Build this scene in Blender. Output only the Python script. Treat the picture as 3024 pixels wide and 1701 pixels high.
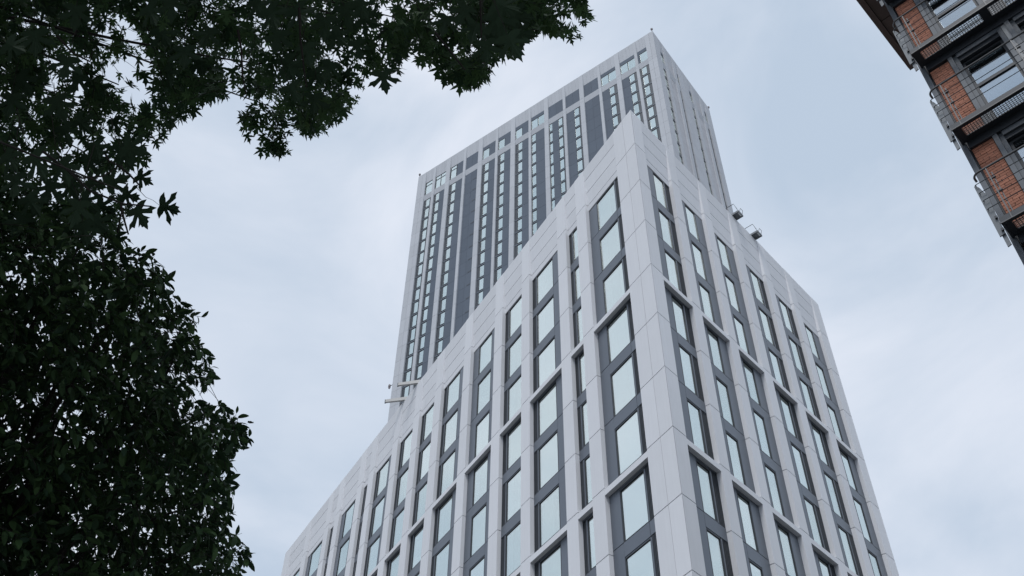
import bpy, math, random
import numpy as np
from mathutils import Vector, Matrix

# ------------------------------------------------------------------ camera, sky, sun, exposure
for o in list(bpy.data.objects): bpy.data.objects.remove(o)
SC = bpy.context.scene
COL = SC.collection
R = math.radians
CAM_LOC = Vector((22.755, -19.67, 1.6))
CAM_ROT = (R(136.296), R(-0.582), R(60.183))
FPX = 2960.67                                   # focal length in pixels of a 3024 px wide picture
cd = bpy.data.cameras.new('camera'); cam = bpy.data.objects.new('camera', cd); COL.objects.link(cam)
cam.location = CAM_LOC; cam.rotation_euler = CAM_ROT
cd.sensor_fit = 'HORIZONTAL'; cd.sensor_width = 36; cd.lens = FPX/3024*36
cd.clip_start = .1; cd.clip_end = 6000
SC.camera = cam
SC.render.resolution_x = 1024; SC.render.resolution_y = 576

SUN_AZ, SUN_EL = R(-50), R(60)                  # mathematical azimuth from +X, soft sun behind the cloud
W = bpy.data.worlds.new('World'); SC.world = W; W.use_nodes = True
nt = W.node_tree; N = nt.nodes; LK = nt.links
for n in list(N): N.remove(n)
def wn(t, **k):
    n = N.new(t)
    for a, b in k.items(): setattr(n, a, b)
    return n
sky = wn('ShaderNodeTexSky', sky_type='NISHITA', sun_disc=False)
sky.sun_elevation = SUN_EL; sky.sun_rotation = R(90)-SUN_AZ
tc = wn('ShaderNodeTexCoord')
mp = wn('ShaderNodeMapping'); mp.inputs['Scale'].default_value = (1, 1, 1.5); mp.inputs['Location'].default_value = (3.1, 1.7, .4)
LK.new(tc.outputs['Generated'], mp.inputs['Vector'])
nz = wn('ShaderNodeTexNoise'); nz.inputs['Scale'].default_value = 3.3; nz.inputs['Detail'].default_value = 6; nz.inputs['Roughness'].default_value = .52; nz.inputs['Distortion'].default_value = .5
LK.new(mp.outputs['Vector'], nz.inputs['Vector'])
cr = wn('ShaderNodeValToRGB')
cr.color_ramp.elements[0].position = .33; cr.color_ramp.elements[0].color = (4.95, 5.9, 7.15, 1)
cr.color_ramp.elements[1].position = .68; cr.color_ramp.elements[1].color = (7.45, 7.95, 8.9, 1)
LK.new(nz.outputs['Fac'], cr.inputs['Fac'])
mx = wn('ShaderNodeMixRGB'); mx.inputs['Fac'].default_value = .93
LK.new(sky.outputs['Color'], mx.inputs['Color1']); LK.new(cr.outputs['Color'], mx.inputs['Color2'])
bg = wn('ShaderNodeBackground'); bg.inputs['Strength'].default_value = .09
LK.new(mx.outputs['Color'], bg.inputs['Color'])
wo = wn('ShaderNodeOutputWorld'); LK.new(bg.outputs['Background'], wo.inputs['Surface'])
sl = bpy.data.lights.new('sun', 'SUN'); sl.energy = 1.45; sl.angle = R(20); sl.color = (1, .985, .975)
so = bpy.data.objects.new('sun', sl); COL.objects.link(so)
sd = Vector((math.cos(SUN_AZ)*math.cos(SUN_EL), math.sin(SUN_AZ)*math.cos(SUN_EL), math.sin(SUN_EL)))
so.rotation_euler = sd.to_track_quat('Z', 'Y').to_euler(); so.location = (40, -60, 90)
VS = SC.view_settings
VS.view_transform = 'Standard'; VS.look = 'None'; VS.exposure = 0.27; VS.gamma = 1; VS.use_curve_mapping = False

# ------------------------------------------------------------------ pixel helpers
CM = cam.rotation_euler.to_matrix()
def ray(u, v):
    d = CM @ Vector(((u-1512)/FPX, -(v-850.5)/FPX, -1)); return d.normalized()
def pix(p):
    q = CM.transposed() @ (Vector(p)-CAM_LOC)
    if q.z > -.05: return (-9e4, -9e4)
    return (1512+FPX*q.x/-q.z, 850.5-FPX*q.y/-q.z)
def inview(p, m=350):
    u, v = pix(p); return -m < u < 3024+m and -m < v < 1701+m

# ------------------------------------------------------------------ materials
MATS = {}
def mat(name, col, rough=.6, metal=0, spec=.5, noise=0, nscale=3, var=0, bump=0, bscale=20, streak=0):
    m = bpy.data.materials.new(name); m.use_nodes = True; MATS[name] = m
    nt = m.node_tree; b = nt.nodes['Principled BSDF']; L = nt.links
    b.inputs['Base Color'].default_value = (*col, 1); b.inputs['Roughness'].default_value = rough
    b.inputs['Metallic'].default_value = metal; b.inputs['Specular IOR Level'].default_value = spec
    if noise or var or streak:
        tc = nt.nodes.new('ShaderNodeTexCoord')
        hs = nt.nodes.new('ShaderNodeHueSaturation'); hs.inputs['Color'].default_value = (*col, 1)
        val = nt.nodes.new('ShaderNodeMath'); val.operation = 'ADD'; val.inputs[0].default_value = 1; val.inputs[1].default_value = 0
        last = val
        def addterm(sock, amp):
            nonlocal last
            mm = nt.nodes.new('ShaderNodeMath'); mm.operation = 'MULTIPLY_ADD'; mm.inputs[1].default_value = amp; mm.inputs[2].default_value = -amp/2
            L.new(sock, mm.inputs[0]); a = nt.nodes.new('ShaderNodeMath'); a.operation = 'ADD'
            L.new(last.outputs[0], a.inputs[0]); L.new(mm.outputs[0], a.inputs[1]); last = a
        if noise:
            nz = nt.nodes.new('ShaderNodeTexNoise'); nz.inputs['Scale'].default_value = nscale; nz.inputs['Detail'].default_value = 6
            ge = nt.nodes.new('ShaderNodeNewGeometry'); L.new(ge.outputs['Position'], nz.inputs['Vector']); addterm(nz.outputs['Fac'], noise)
        if streak:
            mp = nt.nodes.new('ShaderNodeMapping'); mp.inputs['Scale'].default_value = (5, 5, .25)
            ge = nt.nodes.new('ShaderNodeNewGeometry'); L.new(ge.outputs['Position'], mp.inputs['Vector'])
            n2 = nt.nodes.new('ShaderNodeTexNoise'); n2.inputs['Scale'].default_value = 1.6; n2.inputs['Detail'].default_value = 5
            L.new(mp.outputs['Vector'], n2.inputs['Vector']); addterm(n2.outputs['Fac'], streak)
        if var:
            oi = nt.nodes.new('ShaderNodeObjectInfo'); addterm(oi.outputs['Random'], var)
        L.new(last.outputs[0], hs.inputs['Value']); L.new(hs.outputs['Color'], b.inputs['Base Color'])
    if bump:
        nb = nt.nodes.new('ShaderNodeTexNoise'); nb.inputs['Scale'].default_value = bscale; nb.inputs['Detail'].default_value = 4
        ge = nt.nodes.new('ShaderNodeNewGeometry'); L.new(ge.outputs['Position'], nb.inputs['Vector'])
        bp = nt.nodes.new('ShaderNodeBump'); bp.inputs['Strength'].default_value = bump; bp.inputs['Distance'].default_value = .02
        L.new(nb.outputs['Fac'], bp.inputs['Height']); L.new(bp.outputs['Normal'], b.inputs['Normal'])
    return m
CLAD = mat('white_cladding', (.77, .782, .81), .6, spec=.3, noise=.06, nscale=1.2, var=.06, streak=.09)
CLADT = mat('tower_cladding', (.555, .578, .615), .75, spec=.2, noise=.06, nscale=.8, var=.07, streak=.09)
CORE = mat('backing_board', (.10, .105, .115), .8)
INF = mat('grey_aluminium_panel', (.138, .158, .188), .38, metal=.35, noise=.06, nscale=1.5, var=.06)
INFT = mat('tower_slate_panel', (.135, .162, .202), .75, spec=.15, noise=.06, nscale=1, var=.10)
FRM = mat('charcoal_window_frame', (.035, .04, .047), .4, metal=.3)
LOUV = mat('dark_louvre', (.075, .085, .098), .45, metal=.3, var=.1)
INTER = mat('dim_room_interior', (.10, .115, .12), .9, var=.5)
CURT = mat('pale_curtain', (.82, .84, .82), .9, var=.15)
STEEL = mat('dark_painted_steel', (.030, .036, .045), .5, metal=.1, noise=.3, nscale=6)
STEELG = mat('grey_steel_plate', (.13, .145, .16), .5, metal=.3, noise=.35, nscale=9)
RAIL = mat('grey_rail_tube', (.11, .112, .115), .45, metal=.3, noise=.2)
GALV = mat('galvanised_mesh', (.10, .105, .11), .5, metal=.4)
RUSTS = mat('weathered_steel_strip', (.16, .13, .12), .7, noise=.5, nscale=14)
BRICK = mat('red_brick', (.37, .155, .098), .85, noise=.30, nscale=30, var=.40, bump=.4, bscale=60)
MORTAR = mat('mortar', (.20, .15, .125), .95, noise=.3, nscale=20)
SOFF = mat('brown_soffit', (.17, .115, .10), .7, noise=.3, nscale=3, var=.3)
JAMB = mat('grey_window_surround', (.085, .098, .115), .5, metal=.2, noise=.2, nscale=4)
PALE = mat('pale_window_board', (.36, .37, .38), .6, noise=.15)
DAVIT = mat('cream_painted_steel', (.52, .515, .50), .5, noise=.2)
BRKT = mat('galvanised_bracket', (.26, .275, .29), .5, metal=.2, noise=.2)
LAMP = mat('lamp_housing', (.16, .14, .15), .4)
BARK = mat('bark', (.022, .020, .018), .9, noise=.4, nscale=14, bump=.5)
GROUND = mat('asphalt', (.055, .055, .055), .9, noise=.3, nscale=4, bump=.2)
PAVE = mat('paving_slab', (.17, .165, .155), .85, noise=.25, nscale=5, var=.1)
KERB = mat('kerb_stone', (.22, .215, .2), .85, noise=.25, nscale=5)

def glass(name, tint, gloss, rough=.02, wob=.04):
    m = bpy.data.materials.new(name); m.use_nodes = True; nt = m.node_tree; L = nt.links
    for n in list(nt.nodes): nt.nodes.remove(n)
    g = nt.nodes.new('ShaderNodeBsdfGlossy'); g.inputs['Color'].default_value = (*tint, 1); g.inputs['Roughness'].default_value = rough
    t = nt.nodes.new('ShaderNodeBsdfTransparent'); t.inputs['Color'].default_value = (.88, .94, .93, 1)
    x = nt.nodes.new('ShaderNodeMixShader'); x.inputs['Fac'].default_value = gloss
    o = nt.nodes.new('ShaderNodeOutputMaterial')
    nz = nt.nodes.new('ShaderNodeTexNoise'); nz.inputs['Scale'].default_value = .7; nz.inputs['Detail'].default_value = 1
    ge = nt.nodes.new('ShaderNodeNewGeometry'); L.new(ge.outputs['Position'], nz.inputs['Vector'])
    bp = nt.nodes.new('ShaderNodeBump'); bp.inputs['Strength'].default_value = wob; bp.inputs['Distance'].default_value = .05
    L.new(nz.outputs['Fac'], bp.inputs['Height']); L.new(bp.outputs['Normal'], g.inputs['Normal'])
    oi = nt.nodes.new('ShaderNodeObjectInfo'); ma = nt.nodes.new('ShaderNodeMath'); ma.operation = 'MULTIPLY_ADD'; ma.inputs[1].default_value = .16; ma.inputs[2].default_value = gloss-.08
    L.new(oi.outputs['Random'], ma.inputs[0]); L.new(ma.outputs[0], x.inputs['Fac'])
    L.new(t.outputs[0], x.inputs[1]); L.new(g.outputs[0], x.inputs[2]); L.new(x.outputs[0], o.inputs['Surface'])
    return m
PANE = glass('coated_glass', (.90, .965, .935), .75)
PANET = glass('tower_glass', (.82, .905, .89), .76)
PANEB = glass('old_window_glass', (.62, .68, .74), .62, .03)

# ------------------------------------------------------------------ mesh helpers
CACHE = {}
def newmesh(name, V, F, m, smooth=False):
    me = bpy.data.meshes.new(name); me.from_pydata([tuple(v) for v in V], [], F); me.materials.append(m)
    if smooth:
        me.polygons.foreach_set('use_smooth', [True]*len(me.polygons))
    me.update(); return me
BF = [(0, 3, 2, 1), (4, 5, 6, 7), (0, 1, 5, 4), (1, 2, 6, 5), (2, 3, 7, 6), (3, 0, 4, 7)]
def boxv(x0, x1, y0, y1, z0, z1):
    return [(x0, y0, z0), (x1, y0, z0), (x1, y1, z0), (x0, y1, z0), (x0, y0, z1), (x1, y0, z1), (x1, y1, z1), (x0, y1, z1)]
class MB:
    def __init__(s): s.V = []; s.F = []
    def add(s, V, F):
        n = len(s.V); s.V += [tuple(v) for v in V]; s.F += [tuple(i+n for i in f) for f in F]
    def box(s, x0, x1, y0, y1, z0, z1): s.add(boxv(min(x0, x1), max(x0, x1), min(y0, y1), max(y0, y1), min(z0, z1), max(z0, z1)), BF)
    def prism(s, P, z0, z1):
        n = len(P); a = sum(P[i][0]*P[(i+1) % n][1]-P[(i+1) % n][0]*P[i][1] for i in range(n))
        if a < 0: P = P[::-1]
        s.add([(p[0], p[1], z0) for p in P]+[(p[0], p[1], z1) for p in P],
              [tuple(range(n))[::-1], tuple(range(n, 2*n))]+[(i, (i+1) % n, n+(i+1) % n, n+i) for i in range(n)])
    def tube(s, pts, rad, n=6):
        pts = [Vector(p) for p in pts]
        if not hasattr(rad, '__len__'): rad = [rad]*len(pts)
        V = []; F = []; up = None
        for i, p in enumerate(pts):
            d = (pts[min(i+1, len(pts)-1)]-pts[max(i-1, 0)])
            if d.length < 1e-9: d = Vector((0, 0, 1))
            d.normalize()
            if up is None: up = Vector((0, 0, 1)) if abs(d.z) < .9 else Vector((1, 0, 0))
            a = d.cross(up).normalized(); b = a.cross(d).normalized(); up = b
            for k in range(n):
                t = 2*math.pi*k/n; V.append(p+a*(math.cos(t)*rad[i])+b*(math.sin(t)*rad[i]))
        for i in range(len(pts)-1):
            for k in range(n):
                k2 = (k+1) % n; F.append((i*n+k, i*n+k2, (i+1)*n+k2, (i+1)*n+k))
        F.append(tuple(range(n))); F.append(tuple(range((len(pts)-1)*n, len(pts)*n))[::-1])
        s.add(V, F)
    def mesh(s, name, m, smooth=False): return newmesh(name, s.V, s.F, m, smooth)
def link(name, me, parent=None, loc=(0, 0, 0), rz=0):
    o = bpy.data.objects.new(name, me); COL.objects.link(o); o.location = loc; o.rotation_euler = (0, 0, rz)
    if parent: o.parent = parent
    return o
def thing(name, label, cat, loc=(0, 0, 0), rz=0, group=None):
    o = link(name, None, None, loc, rz); o.empty_display_size = .3; return tag(o, label, cat, group)
def tag(o, label, cat, group=None):
    o['label'] = label; o['category'] = cat
    if group: o['group'] = group
    return o
def struct(o): o['kind'] = 'structure'; return o
def boxmesh(w, d, h, m):
    k = ('b', round(w, 3), round(d, 3), round(h, 3), m.name)
    if k not in CACHE: CACHE[k] = newmesh('piece', boxv(0, w, 0, d, 0, h), BF, m)
    return CACHE[k]

class Face:
    """vertical facade: s runs away from the corner, r goes into the building, z up"""
    def __init__(s, root, ox, oy, ang, flip):
        s.root = root; s.o = Vector((ox, oy, 0)); s.ang = ang; s.flip = flip
        s.x = Vector((math.cos(ang), math.sin(ang), 0)); s.y = Vector((-math.sin(ang), math.cos(ang), 0))
    def X(s, sv): return -sv if s.flip else sv
    def P(s, sv, r, z): return s.o+s.x*s.X(sv)+s.y*r+Vector((0, 0, z))
    def put(s, name, me, sv, r, z):
        """mesh built with local x along the facade; origin at s (the smaller local x), r, z"""
        return link(name, me, s.root, s.P(sv, r, z)-s.root.location, s.ang)
    def box(s, name, s0, s1, r0, r1, z0, z1, m):
        a = s1 if s.flip else s0
        return s.put(name, boxmesh(s1-s0, r1-r0, z1-z0, m), a, r0, z0)
    def quadprism(s, name, s0, s1, rb, rt, th, z0, z1, m):
        """panel whose face leans from r=rb at the bottom to r=rt at the top"""
        w = s1-s0; k = ('q', round(w, 3), round(rb, 3), round(rt, 3), round(th, 3), round(z1-z0, 3), m.name)
        if k not in CACHE:
            h = z1-z0
            V = [(0, rb, 0), (w, rb, 0), (w, rb+th, 0), (0, rb+th, 0), (0, rt, h), (w, rt, h), (w, rt+th, h), (0, rt+th, h)]
            CACHE[k] = newmesh('panel', V, BF, m)
        return s.put(name, CACHE[k], s1 if s.flip else s0, 0, z0)

def frame_mesh(w, h, b, d, m, mull=()):
    k = ('f', round(w, 3), round(h, 3), b, d, m.name, tuple(mull))
    if k not in CACHE:
        q = MB(); q.box(0, b, 0, d, 0, h); q.box(w-b, w, 0, d, 0, h); q.box(b, w-b, 0, d, 0, b); q.box(b, w-b, 0, d, h-b, h)
        for kind, t in mull:
            if kind == 'v': q.box(w*t-b*.5, w*t+b*.5, .004, d-.004, b, h-b)
            else: q.box(b, w-b, .006, d-.006, h*t-b*.5, h*t+b*.5)
        CACHE[k] = q.mesh('window_frame', m)
    return CACHE[k]
def curtain_mesh(w, h, seed):
    k = ('c', round(w, 2), round(h, 2), seed)
    if k not in CACHE:
        rr = random.Random(seed); n = 24; V = []; F = []
        for i in range(n+1):
            y = .03*math.sin(i*1.9+seed)+.015*rr.uniform(-1, 1); V += [(w*i/n, y, 0), (w*i/n, y, h)]
        F = [(2*i, 2*i+2, 2*i+3, 2*i+1) for i in range(n)]
        CACHE[k] = newmesh('curtain', V, F, CURT)
    return CACHE[k]
def quad_mesh(w, h, m):
    k = ('p', round(w, 3), round(h, 3), m.name)
    if k not in CACHE: CACHE[k] = newmesh('pane', boxv(0, w, 0, .012, 0, h), BF, m)
    return CACHE[k]
RND = random.Random(5)
def window(F, s0, s1, r, z0, z1, pm, b=.036, curtains=True, mull=(), d=.06):
    w = s1-s0; h = z1-z0; sv = s1 if F.flip else s0
    o = F.put('window', frame_mesh(w, h, b, d, FRM, mull), sv, r, z0)
    link('pane', quad_mesh(w-2*b+.012, h-2*b+.012, pm), o, (b-.006, d*.6, b-.006))
    if curtains:
        t = RND.random(); cw = w-2*b
        if t < .4: parts = [(0, cw)]
        elif t < .75: f = RND.choice((.3, .45, .6)); parts = [(0, cw*f)] if RND.random() < .5 else [(cw*(1-f), cw*f)]
        else: parts = [(0, cw*.25), (cw*.75, cw*.25)]
        for x, ww in parts: link('curtain', curtain_mesh(ww, h-.05, RND.randint(0, 3)), o, (b+x, .13, .02))
    return o
def louvre_mesh(w, h):
    k = ('l', round(w, 3), round(h, 3))
    if k not in CACHE:
        q = MB(); q.box(0, w, .05, .07, 0, h); q.box(0, .035, 0, .05, 0, h); q.box(w-.035, w, 0, .05, 0, h); n = max(2, int((w-.07)/.085))
        for i in range(n):
            x = .035+(w-.07)*(i+.5)/n; q.box(x-.013, x+.013, .012, .05, .0, h)
        CACHE[k] = q.mesh('louvre', LOUV)
    return CACHE[k]
def louvre(F, s0, s1, r, z0, z1): return F.put('louvre', louvre_mesh(s1-s0, z1-z0), s1 if F.flip else s0, r, z0)

# ------------------------------------------------------------------ ground, pavement, road
g = MB(); g.add([(-1500, -1500, 0), (1500, -1500, 0), (1500, 1500, 0), (-1500, 1500, 0)], [(0, 1, 2, 3)])
struct(link('ground', g.mesh('ground', GROUND)))
g = MB(); g.prism([(-70, -9), (12, -9), (6, 40), (-2, 40), (1.5, -1.5), (-70, -1.5)], .004, .13)
struct(link('pavement', g.mesh('pavement', PAVE)))
g = MB(); g.prism([(-70, -9.2), (12.2, -9.2), (12.2, -9.02), (-70, -9.02)], .002, .14)
struct(link('kerb', g.mesh('kerb', KERB)))
g = MB(); g.prism([(8, -40), (60, -40), (60, -15.5), (8, -15.5)], .004, .12)
struct(link('pavement', g.mesh('pavement', PAVE)))

# ------------------------------------------------------------------ low wedge-shaped building
Z0, ZT, H = 43.12, 46.06, 3.0
PHI = 1.888
dR = Vector((math.cos(PHI), math.sin(PHI), 0)); LEN_L, LEN_R = 50.07, 19.12
low = thing('wedge_building', 'pale clad building with sharp corner and three storey window bays in front of the tower', 'building')
FL = Face(low, 0, 0, 0, True); FR = Face(low, 0, 0, PHI, False)
def mitre(r):     # point at depth r behind both facades
    nL = Vector((0, 1, 0)); nR = Vector((-math.sin(PHI), math.cos(PHI), 0))
    a = np.array([[nL.x, nL.y], [nR.x, nR.y]]); x = np.linalg.solve(a, [r, r]); return Vector((x[0], x[1], 0))
eL = Vector((-LEN_L, 0, 0)); eR = dR*LEN_R
q = MB(); c = mitre(.62); nR_in = FR.y
q.prism([c[:2], (eL+Vector((.02, .62, 0)))[:2], (eL+eR+Vector((.3, -.3, 0)))[:2], (eR+nR_in*.62-dR*.02)[:2]], 0, ZT-.25)
link('structural_core', q.mesh('structural_core', INTER), low)
# plain end walls, roof sheet
q = MB(); q.prism([(eL+Vector((0, .30, 0)))[:2], (eL+Vector((.28, .30, 0)))[:2], (eL+eR+Vector((.28, 0, 0)))[:2], (eL+eR)[:2]], 0, ZT-.004)
link('end_wall', q.mesh('end_wall', CLAD), low)
q = MB(); e2 = eR+FR.y*.30
q.prism([e2[:2], (e2-dR*.28)[:2], (eL+eR+Vector((.28, -.28, 0)))[:2], (eL+eR+Vector((.28, 0, 0)))[:2]], 0, ZT-.006)
link('end_wall', q.mesh('end_wall', CLAD), low)
q = MB(); q.prism([mitre(.4)[:2], (eL+Vector((.3, .4, 0)))[:2], (eL+eR+Vector((.5, -.3, 0)))[:2], (eR+nR_in*.4-dR*.3)[:2]], ZT-.24, ZT-.14)
link('roof', q.mesh('roof', CORE), low)

KMAX = 11
zj = [Z0-H*k for k in range(KMAX+1)]
ZLOW = zj[KMAX]
G = .020     # half joint width
def column(F, s0, s1, name='cladding_panel', th=.30):
    """a pier of storey-high panels up to the parapet"""
    F.box(name, s0, s1, 0, th, Z0+G, ZT, CLAD)
    bottom = Z0
    for k in range(KMAX):
        if not (inview(F.P((s0+s1)/2, 0, zj[k])) or inview(F.P((s0+s1)/2, 0, zj[k+1]))): break
        F.box(name, s0, s1, 0, th, zj[k+1]+G, zj[k]-G, CLAD); bottom = zj[k+1]
    F.box('lower_pier', s0, s1, .004, th, 0, bottom-G, CLAD)
def cornerpanel(poly, nm='corner_panel'):
    q = MB(); q.prism(poly, 0, H-2*G); me = q.mesh(nm, CLAD)
    q = MB(); q.prism(poly, Z0+G, ZT); link(nm, q.mesh(nm, CLAD), low)
    for k in range(KMAX): link(nm, me, low, (0, 0, zj[k+1]+G))
    q = MB(); q.prism(poly, 0, ZLOW-G); link('lower_pier', q.mesh('lower_pier', CLAD), low)
mi = mitre(.3)
cg = .011
cornerpanel([(-cg*.3, 0), (-.79, 0), (-.79, .3), (mi.x-cg, mi.y)])
cornerpanel([(-.814, 0), (-1.67, 0), (-1.67, .3), (-.814, .3)])
a = dR*cg; b = dR*.87; cc = dR*.87+FR.y*.3
cornerpanel([a[:2], b[:2], cc[:2], (mi.x+dR.x*cg, mi.y+dR.y*cg)])

piersL = [(4.62, 5.50), (6.60, 7.45), (10.46, 11.30), (13.52, 14.43), (17.38, 18.30), (21.28, 22.25), (24.45, 25.35), (27.67, 28.58), (31.55, 32.48), (33.60, 34.52), (37.60, 38.52), (39.66, 40.60), (44.12, 45.10), (48.62, 50.05)]
piersR = [(3.12, 3.84), (6.08, 6.80), (9.06, 9.82), (12.10, 12.83), (15.13, 15.86), (18.15, 19.10)]
for s0, s1 in piersL: column(FL, s0, s1)
for s0, s1 in piersR: column(FR, s0, s1)
# layout of each bay, measured from its outer (far) side: list of (kind, s0, s1); 'P' panel, 'V' louvre, 'W' window
def lay(s0, s1, code):
    w = s1-s0; o = []
    if code == 'PWV': o = [('V', s0, s0+.56), ('W', s0+.58, s1-.74), ('P', s1-.72, s1)]
    elif code == 'VWP': o = [('P', s0, s0+.82), ('W', s0+.84, s1-.46), ('V', s1-.44, s1)]
    elif code == 'VW': o = [('P', s0, s0+.10), ('W', s0+.12, s1-.46), ('V', s1-.44, s1)]
    elif code == 'PWP': o = [('P', s0, s0+.66), ('W', s0+.68, s1-.70), ('P', s1-.68, s1)]
    elif code == 'N': o = [('W', s0+.02, s1-.36), ('V', s1-.34, s1)]
    elif code == 'RV': o = [('P', s0, s0+.80), ('W', s0+.82, s0+1.72), ('V', s0+1.74, s1)]
    elif code == 'RP': o = [('P', s0, s0+.60), ('W', s0+.62, s0+1.53), ('P', s0+1.55, s1)]
    return o
bx = [(1.67, 4.62)]+[(piersL[i][1], piersL[i+1][0]) for i in range(13)]
codesL = ['PWV', 'N', 'VWP', 'VW', 'PWP', 'VWP', 'VW', 'VW', 'VWP', 'N', 'PWP', 'N', 'PWP', 'PWP']
by = [(.87, 3.12)]+[(piersR[i][1], piersR[i+1][0]) for i in range(5)]
codesR = ['RV', 'RP', 'RP', 'RV', 'RV', 'RP']
for F, bays, codes in ((FL, bx, codesL), (FR, by, codesR)):
    for (s0, s1), code in zip(bays, codes):
        items = lay(s0+.004, s1-.004, code)
        # leaning parapet courses
        zz = [42.70, 43.12, 44.10, 45.12, ZT-.02]
        tilt = lambda z: .20*(ZT-z)/(ZT-42.70)+.004
        for i in range(4):
            a0, a1 = zz[i]+(G if i else 0), zz[i+1]-(G if i < 3 else 0)
            F.quadprism('parapet_panel', s0+.003, s1-.003, tilt(a0), tilt(a1), .08, a0, a1, CLAD)
        F.box('parapet_backing', s0+.003, s1-.003, .3, .36, 42.5, ZT-.03, CORE)
        F.box('window_head', s0+.003, s1-.003, .205, .30, 42.60, 42.695, FRM)
        bottom = 42.6
        for k in range(KMAX):
            z = zj[k]
            vis = inview(F.P(s0, 0, z)) or inview(F.P(s1, 0, z-H))
            if not vis: break
            bottom = z-2.84
            gt, gb = z-.50, z-2.82
            if k == 0: gt = z-.54
            ws = [i for i in items if i[0] == 'W'][0]
            for kind, a0, a1 in items:
                if kind == 'W': window(F, a0, a1, .21, gb, gt, PANE)
                elif kind == 'V':
                    if a0 > ws[1]: F.box('mullion', a0-.012, a0+.05, .202, .275, gb, gt, INF); louvre(F, a0+.052, a1, .215, gb, gt if k == 0 else gt+.06)
                    else: F.box('mullion', a1-.05, a1+.012, .202, .275, gb, gt, INF); louvre(F, a0, a1-.052, .215, gb, gt if k == 0 else gt+.06)
            # spandrel between storeys (one sheet), the panels beside the glass reach down to its joint
            if k: 
                F.box('spandrel', ws[1]-.01, ws[2]+.01, .204, .28, z-.44, z+.16, INF)
                F.box('window_head', ws[1]-.01, ws[2]+.01, .225, .28, z-.497, z-.452, INF)
            for kind, a0, a1 in items:
                if kind == 'P': F.box('infill_panel', a0, a1, .207, .28, z-2.81, (z+.155) if k else z-.54, INF)
                elif kind == 'V' and k: F.box('louvre_head', a0, a1, .21, .28, z-.42, z+.155, INF)
            if k % 3 == 0 and k:
                F.box('lintel', s0+.004, s1-.004, .002, .203, z-.35, z-.07, CLAD)
        if bottom > 1: F.box('lower_infill', s0+.004, s1-.004, .21, .28, 0, bottom-.02, INF)

# things on the low roof
def access_bracket(s, label):
    p = FR.P(s, 0, ZT+.02)
    t = thing('roof_access_bracket', label, 'bracket', p, FR.ang, 'steel brackets on the right roof edge')
    q = MB(); w, d = .52, .43         # local x along the roof edge, -y outwards
    q.box(0, w, -d, .3, .05, .09); q.box(0, w, -d, -d+.04, 0, .13); q.box(0, .04, -d+.04, .3, .0, .125); q.box(w-.04, w, -d+.04, .3, 0, .125)
    link('platform', q.mesh('platform', BRKT), t)
    q = MB()
    for i in range(8): q.box(.05+i*.055, .07+i*.055, -d+.14, .28, .03, .049)
    link('grating', q.mesh('grating', BRKT), t)
    q = MB(); q.box(.10, w-.08, -d+.05, -d+.13, .035, .0485); link('slot_light_strip', q.mesh('slot_light_strip', CURT), t)  # pale strip, its colour standing in for bright sky through an open slot
    q = MB(); q.tube([(-.42, .5, .28), (-.42, -d+.02, .28), (-.05, -d+.02, .12)], .018, 5); link('guard_rail', q.mesh('guard_rail', RAIL), t)
    q = MB(); q.tube([(.16, -d+.02, .12), (.18, -d-.07, .36), (.42, -d-.07, .36), (.44, -d+.02, .12)], .014, 5); link('handle', q.mesh('handle', RAIL), t)
access_bracket(9.55, 'small dark steel bracket on the pale roof edge touching the tower outline')
access_bracket(11.55, 'small dark steel bracket on the pale roof edge with only sky behind it')
def davit(s, label):
    p = FL.P(s, .55, ZT-.14)
    t = thing('davit_arm', label, 'davit', p, 0, 'cream roof arms beyond the left roof edge')
    q = MB(); q.box(-.14, .14, -.14, .14, 0, .42); link('post', q.mesh('post', DAVIT), t)
    d = Vector((-.80, -.92, 0)).normalized(); e = Vector((-d.y, d.x, 0)); q = MB()
    L = 2.05
    V = []
    for l, hh, w in ((-.25, .15, .09), (L, .11, .07)):
        for a, b in ((-1, -1), (1, -1), (1, 1), (-1, 1)): V.append(d*l+e*(a*w)+Vector((0, 0, .30+b*hh)))
    q.add(V, BF); link('arm', q.mesh('arm', DAVIT), t)
    q = MB(); c = d*(L+.03); q.tube([c+Vector((0, 0, .14)), c+Vector((0, 0, .44))], .05, 8); link('end_cap', q.mesh('end_cap', STEELG), t)
davit(24.9, 'upper of two cream steel arms poking past the low roof edge')
davit(26.95, 'lower of two cream steel arms poking past the low roof edge')

# ------------------------------------------------------------------ tower
TX, TY, PS, TW, TD = -39.82, 41.45, .405, 51.4, 19.5
TT, BH, BS, BM = 152.65, 149.40, 145.50, 144.12         # top, band head, band sill, main head
tower = thing('tower_block', 'very tall slab tower with narrow window columns and slate panels behind the wedge building', 'building', (TX, TY, 0))
TL = Face(tower, TX, TY, PS, True); TR = Face(tower, TX, TY, PS+math.pi/2, False)
def hidden(p, m=170):
    u, v = pix(p); e = 321+((1863-u)*1.2828 if u < 1863 else (u-1863)*1.04)
    return (v > e+m and u > 820) or not inview(p, 250)
nl = TR.y; nr = TL.y
def tpt(a, b): return (nl*a+nr*b)[:2]      # a metres along the left face, b along the right face, tower local
q = MB(); q.prism([tpt(.6, .6), tpt(TW-.6, .6), tpt(TW-.6, TD-.6), tpt(.6, TD-.6)], 0, TT-.4); link('structural_core', q.mesh('structural_core', INTER), tower)
q = MB(); q.prism([tpt(TW-.3, .302), tpt(TW, .302), tpt(TW, TD), tpt(TW-.3, TD)], 0, TT-.01); link('end_wall', q.mesh('end_wall', CLADT), tower)
q = MB(); q.prism([tpt(.302, TD-.3), tpt(.302, TD), tpt(TW-.302, TD), tpt(TW-.302, TD-.3)], 0, TT-.01); link('end_wall', q.mesh('end_wall', CLADT), tower)
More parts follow.
